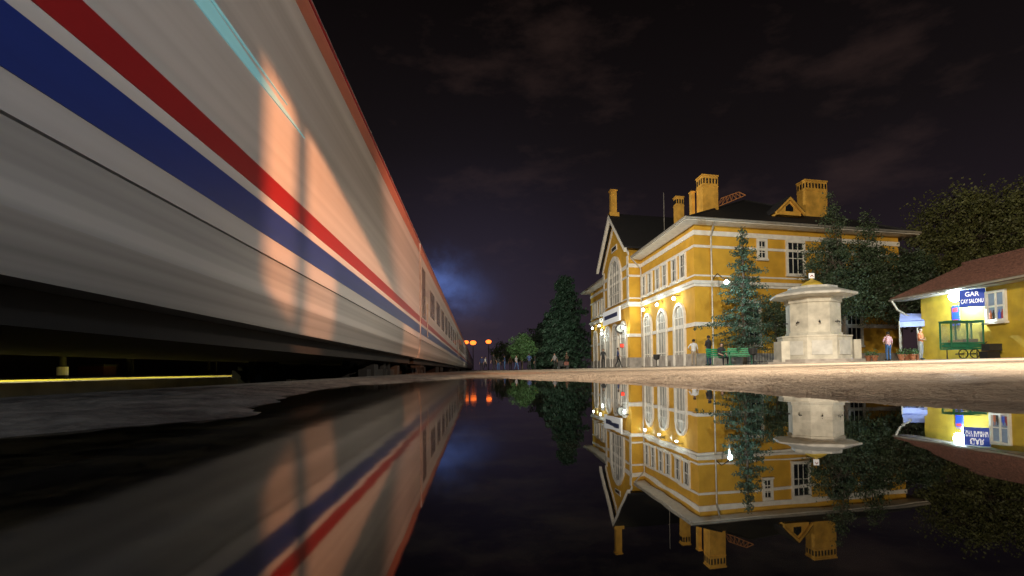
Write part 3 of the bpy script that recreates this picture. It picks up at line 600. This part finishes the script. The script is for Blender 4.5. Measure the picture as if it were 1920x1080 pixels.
def person(label,loc,rz,h,pose,shirt,trou,hair=(.02,.015,.01),group=None):
    v,f,mi,hd=bodymesh(pose); s=h/1.74
    t=thing('person',label,'person',tuple(loc),rz,group)
    me=bpy.data.meshes.new('body'); me.from_pydata([tuple(Vector(q)*s) for q in v],[],f)
    for m in(shirt,trou,MT['skin'],MT['black']): me.materials.append(m)
    for p,i in zip(me.polygons,mi): p.material_index=i; p.use_smooth=True
    o=bpy.data.objects.new('body',me); C.objects.link(o); o.parent=t
    b=MB(); b.lathe(hd+Vector((0,.012,.0)),[(.088,-.05),(.1,-.01),(.1,.03),(.085,.075),(.05,.1),(.01,.108)],14)
    vv=[]
    for q in b.v:
        q=Vector(q)
        if q.y<hd.y-.04 and q.z<hd.z+.045: q.y=hd.y-.03; 
        vv.append(tuple(q*s))
    me=bpy.data.meshes.new('hair'); me.from_pydata(vv,[],b.f); me.materials.append(cloth('hair_dark',hair)); 
    for p in me.polygons:p.use_smooth=True
    o=bpy.data.objects.new('hair',me); C.objects.link(o); o.parent=t
    return t
cw=cloth('white_cloth',(.62,.62,.62));cg=cloth('grey_cloth',(.25,.25,.26));cd=cloth('dark_cloth',(.025,.024,.026));cn=cloth('navy_cloth',(.03,.05,.14));cj=cloth('jeans_cloth',(.05,.12,.28));cb=cloth('brown_cloth',(.14,.08,.05));ct=cloth('tan_cloth',(.35,.28,.2));co_=MT['orange']
cs=bpy.data.materials.new('pink_striped_shirt'); cs.use_nodes=True; n=cs.node_tree.nodes; l=cs.node_tree.links
wv=n.new('ShaderNodeTexWave'); wv.bands_direction='Z'; wv.inputs['Scale'].default_value=5; tc=n.new('ShaderNodeTexCoord'); cr=n.new('ShaderNodeValToRGB'); cr.color_ramp.elements[0].color=(.6,.1,.12,1); cr.color_ramp.elements[1].color=(.7,.62,.65,1)
l.new(tc.outputs['Object'],wv.inputs['Vector']); l.new(wv.outputs['Fac'],cr.inputs[0]); l.new(cr.outputs[0],n['Principled BSDF'].inputs['Base Color'])
person('person in white shirt and pale trousers standing at the yellow station corner',gp(1301,32.2),R(160),1.62,'hips',cw,ct)
person('person in dark jacket standing beside the green benches',gp(1329,30.2),R(-150),1.72,'fold',cd,cn)
person('person in pink striped shirt and blue jeans seen from behind',gp(1666,28.4),R(185),1.55,'hips',cs,cj)
person('person in loose orange top standing at the end of the tea house',gp(1727,26.4),R(30),1.6,'fold',co_,cg)
person('person in black standing before the station name board',gp(1131,45),R(-20),1.65,'stand',cd,cd)
person('person in navy walking past the station entrance doors',gp(1159,43.5),R(70),1.65,'walk',cn,cd)
person('person in brown jacket beside the dark luggage trolley',gp(1062,50),R(100),1.65,'fold',cb,cd)
person('person sitting on the left green bench in dark clothes',gp(1352,29.3)+Vector((0,0,-.07)),R(10),1.7,'sit',cd,cd)
crowd=[(903,60,'navy top standing nearest the train in the far crowd',cn,cd,'stand'),(910,64,'white shirt standing near the train in the far crowd',cw,cd,'walk'),(925,58,'dark coat walking below the orange lamp',cd,cd,'walk'),(934,62,'blue jeans and dark top left of the low dark tree',cd,cj,'stand'),(946,60,'navy jacket and jeans in the middle of the far crowd',cn,cj,'fold'),(957,66,'brown jacket behind the middle of the far crowd',cb,cd,'stand'),(968,57,'grey jacket left of the small bright green tree',cg,cj,'walk'),(978,64,'pale grey top right under the small bright green tree',ct,cd,'stand'),(992,58,'navy top right of the small bright green tree',cn,cd,'fold'),(1003,62,'dark coat at the right end of the far crowd',cd,cd,'stand'),(1040,56,'grey shirt left of the luggage trolley',cg,cd,'walk')]
for i,(px,D,lb,a,c,po) in enumerate(crowd): person('far person in '+lb,gp(px,D),R(i*67),1.6+.1*(i%3),po,a,c,group='people waiting far down the platform')
# ---------------------------------------------------------------- street furniture
def bench(loc,rz,label):
    t=thing('garden_bench',label,'bench',tuple(loc),0,'green benches in front of the station'); o=Vector(loc)
    b=MB(); 
    for k in range(4): b.box(o+Vector((0,-.18+k*.12,.45)),(1.25,.09,.03))
    b.build('seat','bgreen',t)
    b=MB()
    for k in range(4): b.box(o+Vector((0,.27+k*.02,.55+k*.11)),(1.25,.025,.08))
    b.build('backrest','bgreen',t)
    for s in(-.55,.55):
        b=MB(); b.tube([o+Vector((s,-.22,0)),o+Vector((s,-.2,.66)),o+Vector((s,.2,.66))],.02,6); b.build('leg','green',t)
        b=MB(); b.tube([o+Vector((s,.26,0)),o+Vector((s,.24,.45)),o+Vector((s,.34,.95))],.02,6); b.build('leg','green',t)
    t.rotation_euler=(0,0,rz); return t
bench(gp(1349,29.2),R(12),'left green slatted bench under the seated person')
bench(gp(1388,28.6),R(-20),'right green slatted bench in front of the spruce trunk')
o=gp(1368,27.8); t=thing('garden_table','small round green table between the two green benches','table',tuple(o)); b=MB(); b.lathe(o,[(.4,.68),(.42,.7),(.4,.72)],20); b.build('table_top','bgreen',t); b=MB(); b.tube([o,o+Vector((0,0,.68))],.03,8); b.lathe(o,[(.24,0),(.22,.03),(.03,.05)],12); b.build('leg','green',t)
o=gp(1428,30.2); t=thing('iron_railing','black iron railing between the spruce and the stone fountain','fence',tuple(o))
b=MB(); b.tube([o+Vector((-.9,0,.85)),o+Vector((1.1,0,.85))],.025,6); b.build('rail','black',t); b=MB(); b.tube([o+Vector((-.9,0,.15)),o+Vector((1.1,0,.15))],.02,6); b.build('rail','black',t)
for k in range(14):
    b=MB(); b.tube([o+Vector((-.9+k*.154,0,-.02)),o+Vector((-.9+k*.154,0,.95))],.014,5); b.build('baluster','black',t)
def stand(px,D,label):
    o=gp(px,D); t=thing('litter_bin',label,'bin',tuple(o)); b=MB(); b.lathe(o,[(.16,0),(.15,.03),(.03,.05),(.03,.5)],14); b.build('pedestal','dark',t); b=MB(); b.lathe(o,[(.1,.48),(.2,.55),(.24,.85),(.22,.86),(.19,.6)],14); b.build('bowl','dark',t)
stand(1231,37,'dark pedestal litter bin by the arched doors'); stand(1412,27.5,'dark pedestal litter bin at the foot of the railing')
for i,px in enumerate((1690,1700,1711,1722,1640,1628)):
    D=(27.0,27.3,27.1,27.4,28.5,28.8)[i]; o=gp(px,D); ordl=['leftmost of the row of four','second from left in the row of four','third from left in the row of four','rightmost of the row of four','right one behind the fountain','left one behind the fountain'][i]
    t=thing('flower_pot','terracotta flower pot with small plant, '+ordl,'flower pot',tuple(o),group='terracotta flower pots'); b=MB(); b.lathe(o,[(.10,0),(.15,.24),(.17,.25),(.17,.30),(.13,.30)],16); b.build('pot','terra',t)
    leafmesh([(o+Vector((random.gauss(0,.09),random.gauss(0,.09),.38+random.gauss(0,.09))),1) for k in range(160)],.08,'leafg','plant',t)
# vendor cart
o=gp(1804,24.2); t=thing('vendor_cart','green framed glass vendor cart on two spoked wheels by the tea house','cart',tuple(o),0)
hx=.72
b=MB(); b.box(o+Vector((0,0,.46)),(1.46,.66,.08)); b.build('deck','green',t)
for x in(-hx,0,hx):
    for y in(-.31,.31): b=MB(); b.box(o+Vector((x,y,1.09)),(.05,.05,1.18)); b.build('post','green',t)
for y in(-.31,.31):
    for z in(.72,1.66): b=MB(); b.box(o+Vector((0,y,z)),(1.39,.045,.05)); b.build('frame_rail','green',t)
for x in(-hx,hx):
    for z in(.72,1.66): b=MB(); b.box(o+Vector((x,0,z)),(.045,.57,.045)); b.build('frame_rail','green',t)
b=MB(); b.box(o+Vector((0,0,1.71)),(1.52,.72,.04)); b.build('roof','green',t)
gl=M('cart_glass',(.22,.36,.36),.08,var=.1,alpha=.25)
for y in(-.31,.31): b=MB(); b.box(o+Vector((0,y,1.19)),(1.38,.01,.89)); b.build('pane',gl,t)
b=MB(); b.box(o+Vector((0,.0,.60)),(1.38,.57,.16)); b.build('drawer_box','green',t)
b=MB(); b.box(o+Vector((-.3,0,.80)),(.4,.35,.12)); b.build('goods',M('bread_goods',(.45,.28,.12),.8),t); b=MB(); b.box(o+Vector((.35,0,.82)),(.45,.4,.16)); b.build('goods','soil',t)
for x in(-.3,.22):
    b=MB(); c=o+Vector((x,-.42,.22)); n_=20
    b.ring(lambda a,z,d:c+Vector((a,d,z)),[(.22*math.cos(6.2832*k/n_),.22*math.sin(6.2832*k/n_)) for k in range(n_)],[(.19*math.cos(6.2832*k/n_),.19*math.sin(6.2832*k/n_)) for k in range(n_)],-.02,.02)
    for k in range(8): b.tube([c,c+Vector((.2*math.cos(k*.785),0,.2*math.sin(k*.785)))],.008,4)
    b.tube([c+Vector((0,-.03,0)),c+Vector((0,.4,0))],.03,8); b.build('wheel','black',t)
b=MB(); b.tube([o+Vector((.74,-.2,.6)),o+Vector((1.1,-.2,.85)),o+Vector((1.1,.2,.85)),o+Vector((.74,.2,.6))],.02,6); b.build('handle','dark',t)
for x in(-.68,.68): b=MB(); b.tube([o+Vector((x,0,.45)),o+Vector((x,0,0))],.025,6); b.build('leg','dark',t)
for px,D,z,lb,m in((1856,23.2,0,'black plastic crate on the ground right of the green cart','black'),(1860,23.2,.32,'upper dark crate stacked on the black crate beside the green cart','dark')):
    o=gp(px,D)+Vector((0,0,z)); t=thing('plastic_crate',lb,'crate',tuple(o)); b=MB(); sq=lambda w,h:[(-w,-h),(w,-h),(w,h),(-w,h)]
    mp_=lambda a,c,d:o+Vector((a,c,d)); b.ring(mp_,sq(.28,.2),sq(.25,.17),.04,.08); b.ring(mp_,sq(.28,.2),sq(.25,.17),.25,.3); b.ring(mp_,sq(.275,.195),sq(.26,.18),.08,.25); b.mbox(mp_,-.28,.28,-.2,.2,0,.04); b.build('shell',m,t)
    for k in range(3): b=MB(); b.lathe(o+Vector((-.15+k*.15,0,.04)),[(.05,0),(.05,.2),(.02,.27)],8); b.build('bottle','redp',t)
# luggage trolley
o=gp(1055,49); t=thing('luggage_trolley','dark flat luggage trolley stacked with bags far down the platform','trolley',tuple(o))
b=MB(); b.box(o+Vector((0,0,.3)),(1.1,.7,.08)); b.build('deck','dark',t); b=MB(); b.tube([o+Vector((-.55,-.3,.3)),o+Vector((-.6,-.3,1.0)),o+Vector((-.6,.3,1.0)),o+Vector((-.55,.3,.3))],.025,6); b.build('push_bar','dark',t)
for x in(-.4,.4):
    b=MB(); b.lathe(o+Vector((x,-.32,.13)),[(.13,-.03),(.13,.03)],14,0,Matrix.Rotation(R(90),3,'X')); b.build('wheel','black',t)
b=MB(); b.box(o+Vector((-.2,0,.56)),(.5,.45,.42)); tag(b.build('suitcase','dark',loc=tuple(o)),'dark suitcase on the luggage trolley, left one','suitcase')
b=MB(); b.box(o+Vector((.32,0,.5)),(.42,.4,.3)); b.tube([o+Vector((.2,0,.65)),o+Vector((.32,0,.75)),o+Vector((.44,0,.65))],.015,5); tag(b.build('travel_bag','soil',loc=tuple(o)),'brown travel bag with handle on the luggage trolley','bag')
def post(px,py,D,label,group=None):
    p=W(px,py,D); g=Vector((p.x+.0,D,gz(p.x,D))); t=thing('street_lamp',label,'street lamp',tuple(g),group=group)
    b=MB(); b.tube([g,Vector((g.x,g.y,p.z+.5)),p+Vector((0,0,.35))],[.08,.05,.04],8); b.build('post','dark',t)
    b=MB(); b.lathe(p,[(.1,.4),(.45,.28),(.55,0),(.35,-.28),(.05,-.34)],14); b.build('bulb','lampo',t,smooth=True); return p
l1=post(916,641,100,'lit orange lamp beyond the crowd, right of the train end'); l2=post(887,643,90,'lit orange lamp right against the end of the train')
l3=post(874,642,110,'lit orange lamp partly behind the train end')
def lat(l,y,z=OPZ): return Vector((l+KX*y,y,z))
o=lat(-7.0,9.0); t=thing('marker_post','short white banded dark post on the platform beyond the train','post',tuple(o)); b=MB(); b.lathe(o,[(.07,0),(.07,.18),(.05,.2),(.05,.42)],14); b.build('base','dark',t); b=MB(); b.lathe(o,[(.08,.06),(.08,.2)],14); b.build('reflector_band','white',t)
o=lat(-8.2,11.5); t=thing('platform_crate','low dark red crate on the platform beyond the train','crate',tuple(o)); b=MB(); b.box(o+Vector((0,0,.14)),(.55,.35,.2)); b.build('shell',M('dull_red',(.08,.015,.012)),t); b=MB(); b.box(o+Vector((0,0,.26)),(.58,.38,.04)); b.build('lid','black',t)
for y,lb,a in((12.6,'far platform person in dark coat seen under the train, left one',cd),(16.5,'far platform person in navy seen under the train, middle one',cn),(21,'far platform person in grey seen under the train, right one',cg)):
    person(lb,lat(-8.2,y),R(40+y*20),1.7,'stand',a,cd)
# unseen pole and boards added to cut the orange light on the train
def gq(x,y): return Vector((x,y,gz(x,y)))
o=gq(3.8,-.93); t=thing('shadow_pole','slim unseen pole added to cast a shadow strip on the train','pole',tuple(o)); b=MB(); b.tube([o,o+Vector((0,0,5))],.03,8); b.build('shadow_pole_shaft','steel',t); b=MB(); b.lathe(o,[(.15,0),(.15,.04),(.05,.06)],12); b.build('shadow_pole_base','steel',t)
for y0_,y1_,zt,lb in((-.62,.62,3.14,'lower unseen board on two legs, added to block light on the train'),(-2.3,-1.16,4.1,'taller unseen board on two legs, added to block light on the train')):
    o=gq(3.8,(y0_+y1_)/2); t=thing('blocker_board',lb,'light blocker',tuple(o)); b=MB(); b.mbox(IDM,3.78,3.82,y0_,y1_,.9,zt); b.build('panel','plinth',t)
    for y in(y0_+.06,y1_-.06): b=MB(); b.tube([(3.85,y,0),(3.85,y,zt)],.03,8); b.build('leg','dark',t)
# ---------------------------------------------------------------- world
w=bpy.data.worlds.new('World'); bpy.context.scene.world=w; w.use_nodes=True; n=w.node_tree.nodes; l=w.node_tree.links
bg=n['Background']; tc=n.new('ShaderNodeTexCoord'); sx=n.new('ShaderNodeSeparateXYZ'); l.new(tc.outputs['Generated'],sx.inputs[0])
cr=n.new('ShaderNodeValToRGB'); e=cr.color_ramp.elements; e[0].position=0; e[0].color=(.024,.015,.020,1); e[1].position=.6; e[1].color=(.0030,.0021,.0021,1); q=e.new(.20); q.color=(.0135,.0095,.0130,1); q=e.new(.38); q.color=(.0068,.0050,.0056,1)
l.new(sx.outputs['Z'],cr.inputs[0])
mp=n.new('ShaderNodeMapping'); mp.inputs['Scale'].default_value=(1.4,1.4,3.4); mp.inputs['Location'].default_value=(1.3,.5,.9); l.new(tc.outputs['Generated'],mp.inputs[0])
no=n.new('ShaderNodeTexNoise'); no.inputs['Scale'].default_value=3.2; no.inputs['Detail'].default_value=9; no.inputs['Roughness'].default_value=.6; l.new(mp.outputs[0],no.inputs['Vector'])
c2=n.new('ShaderNodeValToRGB'); c2.color_ramp.elements[0].position=.52; c2.color_ramp.elements[0].color=(0,0,0,1); c2.color_ramp.elements[1].position=.84; c2.color_ramp.elements[1].color=(.022,.012,.0095,1); l.new(no.outputs['Fac'],c2.inputs[0])
ad=n.new('ShaderNodeMixRGB'); ad.blend_type='ADD'; ad.inputs[0].default_value=1; l.new(cr.outputs[0],ad.inputs[1]); l.new(c2.outputs[0],ad.inputs[2])
# smoke: direction warped by noise so that the lit haze has an irregular outline
n3=n.new('ShaderNodeTexNoise'); n3.inputs['Scale'].default_value=8; n3.inputs['Detail'].default_value=7; n3.inputs['Roughness'].default_value=.6; l.new(tc.outputs['Generated'],n3.inputs['Vector'])
r3=n.new('ShaderNodeMapRange'); r3.inputs[1].default_value=.36; r3.inputs[2].default_value=.62; r3.inputs[3].default_value=.12; r3.inputs[4].default_value=1; l.new(n3.outputs['Fac'],r3.inputs[0])
vs1=n.new('ShaderNodeVectorMath'); vs1.operation='SUBTRACT'; vs1.inputs[1].default_value=(.5,.5,.5); l.new(n3.outputs['Color'],vs1.inputs[0])
vs2=n.new('ShaderNodeVectorMath'); vs2.operation='SCALE'; vs2.inputs['Scale'].default_value=.13; l.new(vs1.outputs[0],vs2.inputs[0])
vs3=n.new('ShaderNodeVectorMath'); vs3.operation='ADD'; l.new(tc.outputs['Generated'],vs3.inputs[0]); l.new(vs2.outputs[0],vs3.inputs[1])
def glow(px,py,pw,col,wisp=True):
    d=(W(px,py,10)-Vector((0,0,CZ))).normalized()
    dt=n.new('ShaderNodeVectorMath'); dt.operation='DOT_PRODUCT'; dt.inputs[1].default_value=d; nm=n.new('ShaderNodeVectorMath'); nm.operation='NORMALIZE'; l.new((vs3 if wisp else tc).outputs[0 if wisp else 'Generated'],nm.inputs[0]); l.new(nm.outputs[0],dt.inputs[0])
    p=n.new('ShaderNodeMath'); p.operation='POWER'; p.inputs[1].default_value=pw; mx_=n.new('ShaderNodeMath'); mx_.operation='MAXIMUM'; mx_.inputs[1].default_value=0; l.new(dt.outputs['Value'],mx_.inputs[0]); l.new(mx_.outputs[0],p.inputs[0])
    f=p
    if wisp:
        f=n.new('ShaderNodeMath'); f.operation='MULTIPLY'; l.new(p.outputs[0],f.inputs[0]); l.new(r3.outputs[0],f.inputs[1])
    m=n.new('ShaderNodeMixRGB'); m.blend_type='MULTIPLY'; m.inputs[0].default_value=1; m.inputs[1].default_value=(*col,1); l.new(f.outputs[0],m.inputs[2]); return m
prev=ad
for g in(glow(842,530,1400,(.05,.095,.28)),glow(885,550,1300,(.022,.042,.12)),glow(890,570,50,(.010,.009,.018),False)):
    q=n.new('ShaderNodeMixRGB'); q.blend_type='ADD'; q.inputs[0].default_value=1; l.new(prev.outputs[0],q.inputs[1]); l.new(g.outputs[0],q.inputs[2]); prev=q
l.new(prev.outputs[0],bg.inputs[0]); bg.inputs[1].default_value=1
# ---------------------------------------------------------------- lights
def light(kind,loc,tgt,P,col,size=.3,ang=60,blend=.5,scale=None):
    d=bpy.data.lights.new('lamp_or_fill_light',kind); d.energy=P; d.color=col; d.shadow_soft_size=size
    o=bpy.data.objects.new('lamp_or_fill_light',d); C.objects.link(o); o.location=loc
    if kind=='SPOT': d.spot_size=R(ang); d.spot_blend=blend
    if tgt is not None: o.rotation_euler=(Vector(tgt)-Vector(loc)).to_track_quat('-Z','Y').to_euler()
    if scale: o.scale=scale
    return o
light('SPOT',(-1.5,-3,12),(16,36,5),33000,(1,.88,.68),.5,70,.6)
light('SPOT',(-7,30,11),(11,40,4),8500,(1,.94,.84),0,85,.7)
light('SPOT',(6,3,8),(15,22,1),2800,(1,.97,.92),.4,85,.7)
light('SPOT',(11,12,8),(11,14,0),8500,(1,.84,.66),0,118,.8)  # added fill to brighten the paving, no lamp stands here
light('SPOT',(6,2.0,4),(4.0,4.5,0),5500,(1,.82,.64),0,92,.9)  # second added fill, for the ground near the water
light('SPOT',(3.3,-2.2,3.0),(-1.5,1.2,2.0),400,(.93,.96,1),.4,72,.9)
light('SPOT',(6.2,-3.2,4.0),(-1.75,6.0,.95),11500,(1,.36,.14),.05,50,.25,(1,.17,1))
light('SPOT',(8,0,4.5),(-2.6,16,3.1),8500,(1,.38,.20),.1,42,.6,(1,.6,1))
light('POINT',lampw1,None,260,(.7,.9,1),0)
light('POINT',klp,None,430,(.68,.9,1),0)
for e in (lamps[0],lamps[1],lamps[2],lamps[4],lamps[6],lamps[7]): light('POINT',e+Vector((-.35,0,-.1)),None,60,(.88,1,.96),0)
light('SPOT',(4,54,5),(3,62,2),700,(.75,1,.8),0,70)
light('SPOT',(1,48,7),(-1,61,0.5),3000,(1,.85,.7),0,70)  # added fill that lifts the far crowd out of the dark
light('SPOT',(2,56,9),(8,72,6),1500,(.8,1,.85),0,70)
light('SPOT',(30,20,10),(36,42,12),2500,(1,.7,.35),.5,70,.6)
for y in(4.5,7,10.5,15): light('SPOT',lat(-6.0,y,1.9),lat(-5.6,y,0),260,(1,.95,.5),0,110,.5)  # added spots that brighten the yellow line beyond the train
light('SPOT',(.6,-.6,1.2),(-.95,1.2,0),14,(.95,.95,1),0,60,.8)  # small added fill for the left bank
light('POINT',l1,None,300,(1,.35,.08),0)
bpy.context.scene.view_settings.view_transform='Standard'; bpy.context.scene.view_settings.look='None'; bpy.context.scene.view_settings.exposure=0
